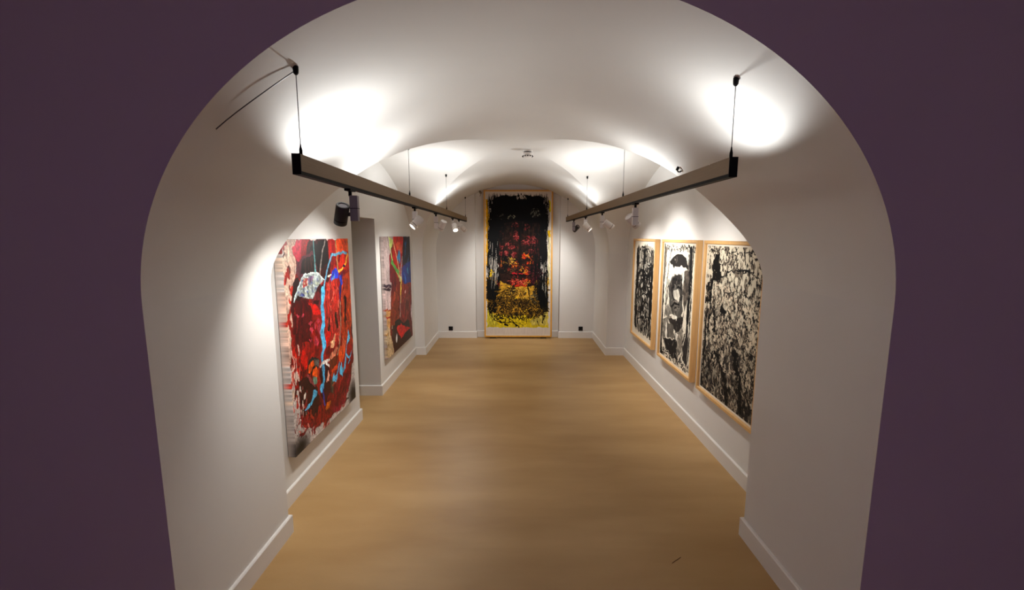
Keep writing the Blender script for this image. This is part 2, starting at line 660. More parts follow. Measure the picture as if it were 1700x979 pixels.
# top left rose, reds
a.poly([(8, 135), (50, 62), (120, 60), (100, 200), (60, 260), (36, 190)], (196, 36, 70))
a.poly([(90, 60), (190, 58), (170, 160), (70, 260)], (158, 14, 14))
a.poly([(150, 62), (330, 58), (345, 200), (330, 420), (190, 420), (100, 300)], (60, 14, 14), 1, 0.5)
a.poly([(165, 130), (200, 95), (310, 75), (320, 260), (230, 345), (190, 200)], (16, 7, 8), 0.95, 0.3)
a.poly([(35, 360), (50, 250), (110, 190), (190, 180), (215, 300), (210, 350), (110, 380), (80, 440)], (96, 44, 54), 1, 0.3)
a.poly([(85, 340), (95, 240), (140, 205), (200, 215), (205, 345), (120, 370)], (34, 16, 12), 1, 0.4)
for x in (120, 150, 180):
    a.stroke([(x, 230), (x + 6, 340)], 0.012, (84, 46, 40), 0.7)
a.poly([(320, 60), (390, 58), (395, 180), (340, 200), (320, 280)], (150, 22, 16))
a.poly([(385, 58), (487, 52), (490, 250), (420, 330), (390, 180)], (196, 72, 20), 1, 0.3)
a.poly([(395, 190), (485, 170), (480, 330), (410, 330)], (180, 40, 12), 1, 0.3)
a.stroke([(420, 200), (410, 240)], 0.02, (90, 20, 10)); a.stroke([(478, 60), (484, 160)], 0.012, (214, 120, 40))
# middle right: salmon-red field, orange column
a.poly([(300, 430), (400, 400), (410, 600), (420, 900), (380, 980), (300, 980), (285, 700)], (158, 44, 32), 1, 0.35)
a.poly([(430, 420), (500, 320), (520, 640), (525, 960), (440, 960)], (168, 62, 22), 1, 0.35)
for k in range(90):
    X, Y = a.rng.uniform(285, 420), a.rng.uniform(430, 960)
    a.stroke([(X, Y), (X + a.rng.uniform(-8, 8), Y + a.rng.uniform(15, 60))], a.rng.uniform(.006, .018),
             [(200, 86, 70), (190, 40, 30), (120, 12, 10), (214, 120, 100), (150, 40, 40)][k % 5], .85)
for k in range(40):
    X, Y = a.rng.uniform(440, 515), a.rng.uniform(350, 960)
    a.stroke([(X, Y), (X + a.rng.uniform(-6, 6), Y + a.rng.uniform(30, 90))], a.rng.uniform(.006, .02),
             [(190, 84, 30), (120, 26, 12), (150, 40, 16), (60, 14, 10)][k % 4], .8)
a.stroke([(462, 550), (470, 650), (462, 760)], 0.03, (20, 8, 8)); a.stroke([(385, 700), (392, 800)], 0.03, (50, 26, 10)); a.stroke([(325, 760), (322, 830)], 0.03, (30, 8, 8))
a.stroke([(515, 700), (524, 900)], 0.03, (90, 10, 20))
# left centre: dark oxblood with rose dabs
a.poly([(12, 450), (60, 400), (100, 560), (30, 600)], (44, 6, 6))
a.poly([(20, 580), (150, 560), (190, 640), (180, 760), (150, 953), (25, 953), (10, 700)], (82, 4, 6), 1, 0.35)
a.poly([(200, 430), (275, 440), (265, 560), (260, 700), (190, 640), (180, 560)], (120, 36, 44), 1, 0.35)
a.poly([(205, 430), (280, 450), (262, 530), (215, 520)], (70, 20, 24), 1, .3)
a.poly([(150, 575), (240, 640), (265, 700), (200, 700)], (190, 24, 16))
a.poly([(190, 580), (240, 580), (235, 615), (200, 612)], (60, 14, 14))
for k in range(60):
    X, Y = a.rng.uniform(25, 150), a.rng.uniform(640, 1300)
    a.stroke([(X, Y), (X + a.rng.uniform(-8, 8), Y + a.rng.uniform(15, 80))], a.rng.uniform(.006, .02), [(120, 20, 24), (60, 2, 4), (150, 16, 12), (100, 8, 10)][k % 4], .8)
for X, Y, l in ((205, 780, 60), (230, 740, 50), (170, 770, 30), (240, 800, 60), (205, 900, 60), (225, 930, 50), (160, 900, 20), (175, 830, 30), (255, 760, 60), (60, 700, 30), (95, 720, 20)):
    a.stroke([(X, Y), (X + 4, Y + l)], 0.04, (190, 66, 84), .95, .35, taper=True)
a.stroke([(300, 850), (320, 900), (310, 980)], 0.08, (186, 16, 10), 1, .3, taper=True)
a.stroke([(385, 870), (370, 930), (345, 990)], 0.05, (222, 168, 130), 1, .3, taper=True)
a.stroke([(455, 900), (450, 1000), (430, 1090)], 0.07, (190, 92, 60), 1, .3, taper=True)
a.stroke([(395, 1000), (350, 1060), (330, 1090)], 0.06, (204, 130, 100), 1, .3, taper=True)
# second half (read off a second crop whose rows begin 953 lower)
for k in range(30):                               # long reds and whites at the lower left margin
    X, Y = a.rng.uniform(0, 70), a.rng.uniform(953, 1230)
    a.stroke([(X, Y), (X + a.rng.uniform(0, 20), Y + a.rng.uniform(50, 150))], a.rng.uniform(.008, .02), [(196, 30, 14), (150, 16, 10), (212, 190, 176), (196, 110, 96), (214, 204, 190)][k % 5], .9, taper=True)
a.poly([(95, 1000), (150, 1060), (140, 1150), (110, 1180), (85, 1100)], (196, 24, 8))
a.poly([(160, 1090), (215, 1060), (245, 1100), (240, 1180), (150, 1230), (140, 1160)], (34, 48, 44), 1, .5)
a.poly([(200, 1080), (235, 1090), (240, 1150), (205, 1150)], (110, 104, 98), 1, .4)
a.poly([(160, 1130), (190, 1105), (200, 1150), (170, 1210), (150, 1210)], (214, 90, 16))
a.poly([(185, 1190), (215, 1160), (240, 1200), (235, 1245), (190, 1250)], (214, 92, 22))
a.stroke([(200, 1150), (178, 1200), (180, 1240)], 0.02, (16, 10, 12))
a.poly([(60, 1290), (130, 1250), (230, 1330), (260, 1500), (200, 1570), (90, 1560), (70, 1400)], (70, 22, 16), 1, .45)
a.stroke([(140, 1240), (200, 1320)], 0.03, (150, 70, 74)); a.stroke([(215, 1250), (200, 1310)], 0.05, (116, 150, 130), 1, .3, taper=True)
a.poly([(250, 1120), (330, 1110), (340, 1350), (300, 1480), (255, 1400)], (70, 8, 10), 1, .4)
a.poly([(330, 1080), (400, 1040), (380, 1180), (345, 1230)], (110, 50, 24), 1, .4)
a.poly([(355, 1180), (385, 1130), (395, 1170), (360, 1230)], (204, 74, 22)); a.blot((432, 1040), .07, .06, (206, 84, 30))
a.poly([(300, 1290), (320, 1180), (330, 1230), (318, 1290)], (222, 160, 140))
a.poly([(340, 1270), (372, 1240), (360, 1380), (340, 1370)], (84, 78, 62), 1, .4)
a.poly([(360, 1300), (430, 1240), (500, 1180), (505, 1290), (470, 1400), (430, 1490), (360, 1510)], (126, 18, 26), 1, .4)
for k in range(26):
    X, Y = a.rng.uniform(370, 500), a.rng.uniform(1180, 1480)
    a.stroke([(X, Y), (X - 20, Y + a.rng.uniform(30, 80))], a.rng.uniform(.008, .02), [(160, 70, 30), (40, 20, 16), (150, 24, 44), (176, 40, 30)][k % 4], .85)
a.stroke([(500, 1230), (470, 1420), (420, 1500), (365, 1510)], 0.04, (150, 20, 50), 1, .3)
for k in range(36):
    X, Y = a.rng.uniform(90, 330), a.rng.uniform(1480, 1640)
    a.stroke([(X, Y), (X + a.rng.uniform(-14, 14), Y + a.rng.uniform(20, 60))], a.rng.uniform(.008, .024), [(170, 30, 12), (120, 10, 10), (190, 66, 36), (100, 8, 8)][k % 4], .8)
a.poly([(290, 1520), (315, 1450), (345, 1440), (330, 1500), (300, 1530)], (204, 110, 20))
# drips and splashes at the bottom
for P in ([(150, 1620), (130, 1710), (120, 1725), (80, 1730)], [(180, 1640), (185, 1720)], [(208, 1650), (205, 1720)], [(300, 1600), (302, 1640)], [(240, 1620), (215, 1660), (200, 1680)], [(100, 1560), (95, 1640)]):
    a.stroke(P, .022, (150, 10, 18), 1, .3)
for _ in range(60):
    a.blot((a.rng.uniform(50, 220), a.rng.uniform(1560, 1760)), a.rng.uniform(.003, .008), a.rng.uniform(.003, .01), (130, 30, 40))
a.dabs(0.0, .2, .95, 1.25, 40, [(196, 120, 110), (206, 196, 186), (150, 60, 60)], (.01, .03))
# blue and teal drawn lines
a.rewarp(0.006, 0.04)
teal = (96, 146, 146)
a.stroke([(190, 82), (202, 200), (210, 345)], 0.0180, teal, 1); a.stroke([(290, 75), (265, 200), (246, 375)], 0.0132, (128, 118, 112), 1)
a.stroke([(383, 70), (388, 200), (402, 320)], 0.0120, (150, 140, 90)); a.stroke([(420, 600), (426, 800), (415, 985), (395, 1050)], 0.0120, (140, 140, 116))
a.stroke([(482, 190), (455, 172), (380, 186), (346, 200), (320, 290), (302, 370), (290, 430), (275, 530)], 0.0216, (98, 146, 168))
a.stroke([(275, 500), (268, 650), (280, 760), (268, 850), (285, 965)], 0.0540, (92, 176, 214), 1, .25)
a.stroke([(290, 950), (280, 1000), (264, 1060), (275, 1150), (281, 1260), (268, 1340)], 0.0360, (92, 176, 214), 1, .25)
a.blot((285, 975), .032, .026, (92, 176, 214)); a.blot((268, 1330), .036, .03, (92, 176, 214))
a.stroke([(276, 1340), (280, 1420), (292, 1480)], 0.0168, (58, 66, 150))
a.stroke([(250, 1145), (290, 1110), (325, 1095), (300, 1125), (326, 1145)], 0.0180, (224, 214, 206))
a.poly([(110, 358), (215, 345), (287, 408), (240, 442), (190, 568), (130, 562), (55, 552), (22, 602), (30, 560), (62, 470)], (150, 158, 156), 1, .5)
a.poly([(110, 400), (150, 390), (140, 470), (100, 470)], (166, 70, 66), 1, .4); a.poly([(60, 520), (110, 520), (120, 545), (60, 545)], (66, 70, 140), 1, .3)
a.poly([(150, 380), (200, 375), (190, 420), (150, 430)], (128, 104, 128), 1, .5)
a.stroke([(110, 358), (215, 345), (287, 408)], 0.0084, (214, 222, 216)); a.stroke([(110, 358), (62, 470), (25, 600)], 0.0084, (206, 222, 222))
for _ in range(70):
    X, Y = a.rng.uniform(60, 240), a.rng.uniform(365, 560)
    a.stroke([(X, Y), (X + a.rng.uniform(-12, 12), Y + a.rng.uniform(-12, 12))], .012, [(206, 210, 200), (90, 100, 150), (128, 128, 120), (176, 180, 150)][_ % 4], .7 * (X < 270 - (Y - 360) * .45 and X > 110 - (Y - 360) * .35))
a.poly([(335, 415), (352, 340), (385, 303), (405, 345), (405, 400), (360, 400)], (44, 60, 158), 1, .4); a.poly([(345, 420), (370, 350), (372, 400)], (90, 130, 170))
a.stroke([(440, 340), (425, 450), (418, 600)], 0.0420, (26, 30, 92), 1, .4, taper=True); a.stroke([(420, 380), (432, 430)], 0.0420, (46, 60, 150), 1, .3)
a.stroke([(318, 373), (342, 368)], 0.0120, (230, 220, 200))
a.stroke([(484, 190), (470, 262), (440, 310), (408, 336)], 0.0180, (226, 168, 56)); a.blot((455, 290), .035, .012, (20, 20, 50))
for P, w in (([(490, 830), (498, 900), (478, 965)], 0.0372), ([(484, 900), (505, 880)], 0.0186), ([(480, 953), (470, 1050), (500, 1070), (522, 1010)], 0.0186), ([(470, 1050), (462, 1150), (430, 1220)], 0.0310), ([(415, 1110), (400, 1200), (385, 1270)], 0.0217),
             ([(430, 1120), (440, 1230)], 0.0310), ([(370, 1200), (365, 1260), (395, 1250)], 0.0310), ([(202, 1370), (195, 1420), (160, 1480), (120, 1530)], 0.0279), ([(505, 1080), (490, 1130)], 0.0124)):
    a.stroke(P, w, (96, 176, 210), 1, .3, taper=w < .05)
a.blot((205, 1385), .035, .03, (96, 176, 210)); a.blot((385, 1255), .035, .025, (96, 176, 210)); a.blot((430, 1180), .03, .04, (96, 176, 210))
# sprayed black corners
a.blot((85, 1845), .085, .06, (14, 12, 12), 1, 0, .8); a.blot((532, 1385), .07, .08, (22, 18, 18), 1, 0, .8)
a.relief(.25)
a.deepen(1.22)

ART_RED_NEAR = art

# ------------------------------------------------------------------ artwork 2: second canvas on the left wall
art = Art(1.165, 1.335, 250, 290, (176, 158, 152), 22, wall_map(-1.40, 4.605, 1.69, 1, 4.357, 625, 385))
a = art
a.rewarp(.012, .05)
a.poly([(48, 30), (92, 30), (100, 380), (60, 380)], (178, 160, 156)); a.poly([(60, 430), (110, 430), (106, 560), (66, 560)], (204, 180, 176))
a.poly([(70, 560), (108, 555), (106, 690), (74, 690)], (206, 160, 104)); a.poly([(74, 690), (112, 690), (130, 900), (80, 915)], (204, 180, 144))
a.stroke([(55, 386), (104, 390)], .035, (50, 26, 54)); a.stroke([(56, 414), (100, 414)], .03, (44, 20, 40)); a.stroke([(70, 565), (104, 566)], .02, (170, 70, 30)); a.stroke([(72, 622), (106, 622)], .016, (180, 50, 40)); a.stroke([(74, 734), (106, 750)], .018, (190, 140, 60))
a.poly([(92, 160), (125, 160), (110, 360), (96, 360)], (120, 20, 40), 1, .5)
a.poly([(108, 60), (245, 28), (252, 400), (256, 640), (262, 765), (230, 800), (130, 890), (120, 800), (100, 740), (102, 480), (110, 330), (100, 200)], (122, 24, 18), 1, .4)
a.poly([(122, 34), (192, 28), (190, 150), (185, 330), (150, 330), (118, 180)], (176, 26, 12), 1, .35)
a.poly([(150, 60), (185, 100), (190, 150), (165, 160), (140, 100)], (206, 90, 60), 1, .4)
a.poly([(110, 300), (140, 290), (150, 400), (110, 470)], (100, 16, 30), 1, .4)
a.poly([(102, 470), (150, 400), (165, 600), (150, 660), (104, 700)], (134, 54, 18), 1, .35)
a.poly([(190, 360), (252, 350), (250, 560), (200, 640), (170, 560)], (146, 40, 36), 1, .4); a.poly([(200, 480), (240, 420), (238, 560), (205, 600)], (120, 44, 30), 1, .5)
a.poly([(104, 690), (150, 660), (240, 700), (262, 765), (200, 830), (135, 890), (120, 800)], (62, 10, 10), 1, .5)
for _ in range(60):
    X, Y = a.rng.uniform(110, 250), a.rng.uniform(330, 640)
    a.stroke([(X, Y), (X + a.rng.uniform(-5, 5), Y + a.rng.uniform(10, 50))], a.rng.uniform(.012, .03), [(176, 50, 34), (84, 14, 12), (150, 70, 34), (190, 90, 70)][_ % 4], .75)
a.poly([(193, 28), (247, 26), (248, 240), (190, 240), (190, 130)], (14, 18, 40), 1, .4)
a.poly([(186, 250), (250, 200), (250, 360), (200, 376), (184, 330)], (22, 62, 146), 1, .4)
for P in ([(215, 60), (200, 200)], [(238, 150), (215, 290)], [(244, 230), (225, 340)], [(205, 60), (212, 180)]):
    a.stroke(P, .03, (26, 96, 140), 1, .3, taper=True)
a.stroke([(222, 250), (228, 300)], .05, (80, 160, 190), 1, .3, taper=True); a.stroke([(200, 300), (212, 350)], .05, (30, 110, 190), 1, .3)
a.poly([(84, 34), (122, 60), (112, 110), (100, 100)], (174, 184, 110), 1, .35); a.stroke([(88, 40), (100, 110), (112, 180), (122, 240), (155, 300), (176, 350)], .035, (190, 206, 130))
a.stroke([(112, 210), (140, 270), (160, 290)], .05, (84, 150, 70)); a.stroke([(120, 60), (140, 150), (160, 240), (172, 330)], .02, (220, 196, 150))
a.stroke([(155, 190), (165, 150), (168, 210)], .06, (60, 150, 196)); a.stroke([(188, 180), (178, 260), (180, 340)], .02, (170, 200, 200))
a.blot((176, 345), .06, .03, (220, 214, 160)); a.stroke([(180, 350), (176, 430), (176, 500)], .035, (232, 196, 80)); a.stroke([(176, 470), (170, 610)], .02, (220, 190, 180))
a.poly([(132, 650), (165, 628), (200, 660), (220, 630), (236, 640), (240, 690), (225, 745), (180, 770), (140, 700)], (16, 22, 12), 1, .5)
a.poly([(146, 690), (182, 664), (210, 685), (246, 690), (214, 722), (182, 766), (160, 740)], (206, 22, 18), 1, .25)
a.stroke([(148, 736), (144, 792)], .06, (226, 222, 220), 1, .1, taper=True); a.blot((208, 430), .02, .02, (230, 200, 190))
a.stroke([(250, 520), (254, 640)], .05, (226, 210, 214), 1, .2, taper=True)
a.dabs(.02, .22, 1.0, 1.3, 40, [(150, 120, 80), (206, 190, 160), (120, 60, 40)], (.01, .04))
a.relief(.2)
a.deepen(1.2)
ART_RED_FAR = art

# ------------------------------------------------------------------ artworks 3, 4, 5: black ink sheets on the right wall
PX = 1.53
PW, PH = 0.80, 1.145         # visible sheet
INK = (12, 11, 11)


def ink_sheet(seed, edge_y, nx=190, ny=270, m=None):
    art = Art(PW, PH, nx, ny, (214, 204, 184), seed, m)
    art.img *= 1 + 0.06 * (art.noise(.1, .1)[..., None] - .5)
    return art


# A: a column of tangled vertical brush lines
a = ink_sheet(31, 0, 190, 270)
a.map = lambda u, v: (u * PW, v * PH)
a.rewarp(.012, .05)
a.poly([(.10, .06), (.5, .03), (.9, .05), (.95, .3), (.9, .6), (.92, .85), (.7, .95), (.35, .96), (.12, .9), (.05, .6), (.08, .3)], (86, 80, 72), .45, .6)
for k in range(150):
    x, y = a.rng.uniform(.1, .92), a.rng.uniform(.02, .7)
    P = [(x, y)]
    for _ in range(5):
        x = min(.95, max(.06, x + a.rng.normal(0, .035))); y = min(.95, y + a.rng.uniform(.03, .1))
        P.append((x, y))
    a.stroke(P, a.rng.uniform(.007, .026), INK, 1, .2)
for x in (.12, .16, .48, .53, .84, .9):
    a.stroke([(x, .08), (x + .02, .4), (x - .02, .7), (x + .01, .92)], .04, INK)
for k in range(70):
    x, y = a.rng.uniform(.2, .85), a.rng.uniform(.15, .85)
    a.stroke([(x, y), (x + a.rng.normal(0, .03), y + a.rng.uniform(.02, .09))], a.rng.uniform(.008, .020), (212, 204, 188), .95, .1, taper=True)
for k in range(24):
    t = a.rng.uniform(0, 6.28); cx, cy = a.rng.uniform(.25, .75), a.rng.uniform(.1, .9)
    a.stroke([(cx + .2 * math.cos(t + q * .5), cy + .05 * math.sin(t + q * .5)) for q in range(8)], .014, INK)
a.stroke([(.2, .1), (.35, .05), (.5, .05), (.55, .1)], .02, INK)
ART_INK_A = a

# B: figure in a dark cap
mB = None
a = Art(PW, PH, 280, 400, (214, 204, 184), 41, None)
_x0, _y0 = 1040, 385


def mapB(X, Y):
    p = measure(_x0 + X / 3.767, _y0 + Y / 3.767, 0, PX)
    return (4.485 - p[1]), 1.625 - p[2]


a.map = mapB
a.img *= 1 + 0.08 * (a.noise(.1, .1)[..., None] - .5)
a.dabs(.0, .8, .0, .06, 120, [INK, (90, 84, 76)], (.01, .03), (0, 180)); a.dabs(.0, .8, 1.06, 1.14, 160, [INK, (60, 54, 50)], (.01, .03), (0, 180))
a.rewarp(.01, .05)
for P, w, c in (([(245, 100), (240, 200), (228, 380), (218, 560), (215, 740)], .045, (70, 64, 58)), ([(232, 330), (222, 520), (214, 740)], .05, INK), ([(250, 110), (246, 180), (240, 260)], .05, (96, 88, 78)),
                ([(285, 100), (262, 220), (252, 330), (240, 450)], .016, INK), ([(405, 100), (400, 260), (392, 400), (385, 560)], .05, INK), ([(418, 90), (408, 300), (400, 500), (385, 800)], .02, INK),
                ([(395, 150), (385, 260)], .03, (80, 74, 66)), ([(265, 300), (250, 420), (240, 520)], .03, (90, 84, 76)), ([(388, 420), (375, 600), (365, 760)], .035, INK)):
    a.stroke(P, w, c, 1, .4)
a.poly([(272, 190), (300, 146), (345, 136), (376, 160), (392, 240), (380, 232), (350, 212), (300, 218)], (30, 26, 24), 1, .3)
a.poly([(290, 262), (298, 220), (350, 214), (355, 245), (345, 270)], (206, 198, 186), 1, .1)
a.poly([(355, 225), (362, 230), (356, 350), (346, 420)], (210, 202, 184), 1, .1)
a.poly([(364, 240), (394, 236), (392, 320), (385, 420), (362, 500), (352, 380)], (72, 64, 56), 1, .6)
a.poly([(262, 340), (290, 270), (345, 264), (354, 330), (350, 500), (330, 560), (290, 520), (268, 450)], (74, 70, 64), 1, .5)
a.poly([(270, 340), (292, 280), (340, 268), (346, 320), (300, 330), (285, 400)], (34, 30, 28), 1, .3)
a.poly([(295, 370), (320, 350), (335, 400), (325, 430), (298, 410)], (184, 176, 160), 1, .3)
a.poly([(292, 430), (320, 420), (330, 480), (300, 500)], (120, 112, 102), 1, .5)
for P in ([(290, 290), (330, 300)], [(285, 350), (300, 345)], [(320, 340), (345, 350)], [(280, 460), (300, 440), (330, 450)], [(300, 470), (325, 470)], [(290, 400), (300, 420)], [(345, 300), (340, 420)]):
    a.stroke(P, .024, INK)
a.poly([(238, 500), (262, 440), (290, 520), (270, 560), (250, 520)], (110, 104, 94), 1, .5)
a.poly([(270, 508), (318, 528), (310, 540), (272, 520)], (214, 206, 190), 1, .1)
a.poly([(262, 530), (310, 545), (355, 520), (362, 480), (352, 560), (345, 600), (320, 626), (290, 600), (268, 560)], (34, 30, 28), 1, .5)
a.poly([(230, 540), (262, 530), (255, 650), (225, 650)], (110, 104, 94), 1, .5)
a.poly([(228, 650), (300, 672), (306, 600), (318, 640), (312, 788), (285, 780), (245, 720)], (28, 25, 24), 1, .3)
a.poly([(255, 560), (290, 580), (304, 670), (252, 650)], (84, 78, 70), 1, .5)
a.poly([(318, 630), (355, 590), (348, 720), (325, 760), (312, 788)], (120, 112, 100), 1, .5)
a.poly([(244, 580), (252, 560), (252, 650), (240, 650)], (214, 206, 190)); a.poly([(305, 630), (322, 640), (316, 680), (305, 670)], (214, 206, 190))
a.poly([(372, 600), (384, 560), (386, 700), (375, 850), (350, 790), (352, 740)], (44, 40, 38), 1, .5)
a.stroke([(362, 640), (345, 760), (330, 800)], .016, INK); a.stroke([(215, 700), (222, 760)], .04, INK)
a.stroke([(228, 540), (225, 650), (245, 730), (285, 785), (312, 790), (340, 740), (360, 640)], .012, INK)
for _ in range(160):
    X, Y = a.rng.uniform(225, 410), a.rng.uniform(130, 840)
    a.stroke([(X, Y), (X + a.rng.uniform(-4, 4), Y + a.rng.uniform(4, 22))], a.rng.uniform(.004, .012), [(40, 36, 34), (150, 142, 128), (90, 84, 76)][_ % 3], .7)
a.relief(.12)
ART_INK_B = a

# C: densely mottled sheet
a = Art(PW, PH, 300, 430, (206, 194, 170), 51, lambda u, v: (u * PW, v * PH))
U, V = a.X / PW, a.Y / PH
n1, n2, n3 = a.noise(.024, .04, 4), a.noise(.009, .018, 3), a.noise(.12, .16, 3)
base = np.array([206, 194, 170.]) * (1 - .75 * np.clip((V - .05) * 1.2, 0, 1)[..., None] * n3[..., None])
a.img = base
a.blend((n1 > .51 + .10 * (.5 - V)) * .85, (92, 80, 68)); a.blend((n2 > .50 + .18 * (.55 - np.clip(V, 0, .9))) * (n1 > .40) * .95, (16, 14, 13))
a.blend((n2 < .40) * (V > .25) * (V < .8) * .9, (204, 186, 160)); a.blend((n3 > .52) * (n1 > .45) * (V > .6) * .8, (40, 36, 34))
a.rewarp(.012, .03)
for _ in range(900):
    x, y = a.rng.uniform(0, 1), a.rng.uniform(.25, 1) ** .9
    a.stroke([(x, y), (x + a.rng.normal(.01, .02), y + a.rng.uniform(.01, .035))], a.rng.uniform(.004, .012), [INK, (70, 60, 50), (196, 180, 154), INK, (120, 106, 90)][_ % 5], .85)
for P, w in (([(.21, .07), (.2, .14), (.24, .2)], .07), ([(.25, .12), (.28, .22)], .05), ([(.16, .18), (.12, .26), (.05, .29)], .06), ([(.1, .3), (.1, .36), (.02, .38)], .05), ([(.12, .3), (.13, .45), (.1, .62)], .025),
             ([(.05, .45), (.05, .7), (.03, .9)], .03), ([(.2, .42), (.24, .55)], .04), ([(.35, .4), (.42, .42)], .05), ([(.16, .1), (.14, .2)], .03), ([(.6, .6), (.75, .8), (.8, .95)], .06),
             ([(.3, .7), (.5, .85), (.55, .97)], .05), ([(.02, .03), (.98, .03)], .01)):
    a.stroke(P, w, INK, 1, .2, dry=.3)
a.stroke([(.3, .2), (.5, .15), (.75, .14), (.97, .18)], .012, INK); a.stroke([(.4, .3), (.6, .27), (.8, .29)], .01, INK)
ART_INK_C = a

# ------------------------------------------------------------------ artwork 6: tall framed sheet at the end of the room
SW, SH = 1.06, 2.34


def mapE(X, Y):                                   # crop read-off: sheet corners at (72,84) and (908,1876)
    return (X - 72) / (906 - 72) * SW, (Y - 84) / (1876 - 84) * SH


art = Art(SW, SH, 320, 700, (208, 200, 190), 61, mapE)
a = art
a.rewarp(.012, .06)
yel = (206, 164, 34)
a.poly([(74, 180), (108, 180), (112, 700), (120, 1000), (76, 1000)], (210, 160, 12), 1, .3); a.poly([(880, 180), (904, 180), (904, 330), (880, 330)], (206, 196, 40)); a.poly([(870, 560), (900, 560), (895, 640), (870, 640)], (206, 170, 20))
a.poly([(868, 640), (902, 640), (902, 1250), (864, 1250)], (204, 196, 160))
a.poly([(78, 1140), (880, 1140), (880, 1782), (82, 1782)], (184, 142, 44), 1, .4); a.poly([(82, 1600), (885, 1640), (885, 1782), (82, 1782)], (204, 182, 30), 1, .3)
a.poly([(84, 1500), (200, 1640), (240, 1782), (84, 1782)], (196, 184, 60), 1, .3); a.poly([(650, 1690), (870, 1560), (876, 1770), (690, 1776)], (196, 180, 90), 1, .3)
a.poly([(130, 1780), (870, 1782), (872, 1750), (130, 1750)], (206, 184, 40), 1, .2)
# brown-black face ground
a.poly([(220, 430), (780, 430), (800, 700), (760, 1000), (700, 1240), (420, 1260), (240, 1180), (220, 800)], (44, 26, 20), 1, .5)
for _ in range(260):
    X, Y = a.rng.uniform(235, 770), a.rng.uniform(470, 1230)
    L = a.rng.uniform(8, 36)
    t = a.rng.uniform(0, 3.14)
    a.stroke([(X, Y), (X + L * math.cos(t), Y + L * math.sin(t))], a.rng.uniform(.006, .02), [(84, 30, 26), (60, 40, 28), (28, 16, 14), (104, 44, 36), (24, 12, 12), (70, 54, 40)][_ % 6], .8)


def cluster(cx, cy, rx, ry, cols, n=28, sz=(6, 26)):
    for _ in range(n):
        t, q = a.rng.uniform(0, 6.28), a.rng.uniform(0, 1) ** .6
        X, Y = cx + rx * q * math.cos(t), cy + ry * q * math.sin(t)
        L = a.rng.uniform(*sz)
        s = a.rng.uniform(0, 3.14)
        a.stroke([(X, Y), (X + L * math.cos(s), Y + L * math.sin(s))], a.rng.uniform(.006, .018), cols[a.rng.integers(0, len(cols))], .9)


reds = [(146, 46, 50), (168, 80, 76), (110, 30, 32), (84, 28, 24), (60, 24, 20)]
ora = [(210, 110, 30), (200, 60, 24), (220, 160, 50), (120, 40, 20)]
for c in ((610, 505, 34, 30), (440, 490, 40, 30), (465, 590, 30, 50), (468, 645, 34, 30), (600, 690, 60, 36), (700, 690, 50, 50), (330, 740, 90, 40), (270, 840, 34, 34), (330, 845, 30, 34), (442, 850, 30, 42), (690, 800, 60, 60), (400, 765, 50, 20), (650, 640, 70, 24)):
    cluster(*c, reds, 30)
for c in ((580, 860, 40, 40), (640, 910, 60, 50), (450, 960, 50, 60), (270, 960, 40, 40), (565, 1030, 60, 60), (590, 1090, 40, 30), (590, 1190, 50, 40)):
    cluster(*c, ora, 30)
cluster(360, 930, 110, 50, [(196, 160, 60), (140, 110, 60), (40, 26, 20), (90, 60, 40)], 70)
for c, r in (((325, 915), 34), ((615, 915), 26), ((240, 945), 20), ((440, 925), 18), ((320, 1000), 40), ((300, 1060), 46)):
    a.blot(c, r / 834 * SW, r / 834 * SW * .9, (20, 14, 12), .9, .3)
cluster(420, 1020, 140, 90, [(70, 24, 18), (40, 30, 22), (120, 36, 26), (90, 70, 44)], 90)
cluster(480, 1090, 100, 20, [(190, 40, 50), (150, 20, 30)], 30); cluster(490, 1190, 120, 44, [(196, 70, 54), (170, 50, 40), (210, 110, 80), (110, 24, 20)], 90); cluster(510, 1235, 110, 12, [(190, 44, 24)], 24)
cluster(720, 1100, 80, 150, [(70, 22, 30), (40, 16, 20), (110, 36, 50)], 120, (20, 60))
a.stroke([(390, 1102), (460, 1108), (540, 1112), (640, 1112)], .026, INK); a.poly([(490, 440), (525, 430), (530, 900), (540, 1000), (480, 990), (495, 800)], (26, 18, 16), .85, .5)
a.stroke([(228, 1180), (236, 1240)], .03, (200, 50, 24))
# dark drawing over the yellow chest
for cx, cy, rx, ry, n in ((160, 1330, 90, 130, 150), (190, 1480, 110, 110, 120), (780, 1330, 90, 170, 190), (800, 1500, 80, 90, 90), (520, 1450, 130, 60, 110), (330, 1400, 90, 100, 60), (360, 1520, 90, 60, 50), (620, 1500, 120, 60, 60), (330, 1620, 200, 50, 70), (560, 1600, 200, 60, 80), (740, 1600, 120, 40, 60), (400, 1300, 90, 50, 40)):
    cluster(cx, cy, rx, ry, [(24, 20, 14), (60, 44, 18), (110, 84, 30), (40, 30, 16), (16, 14, 12)], int(n * 1.25), (8, 44))
cluster(520, 1330, 140, 70, [(214, 176, 60), (190, 140, 50), (220, 190, 90)], 50); cluster(420, 1390, 50, 30, [(220, 186, 40)], 20)
cluster(720, 1380, 70, 80, [(120, 110, 80), (60, 54, 40)], 60); cluster(590, 1560, 20, 40, [(224, 190, 40)], 12)
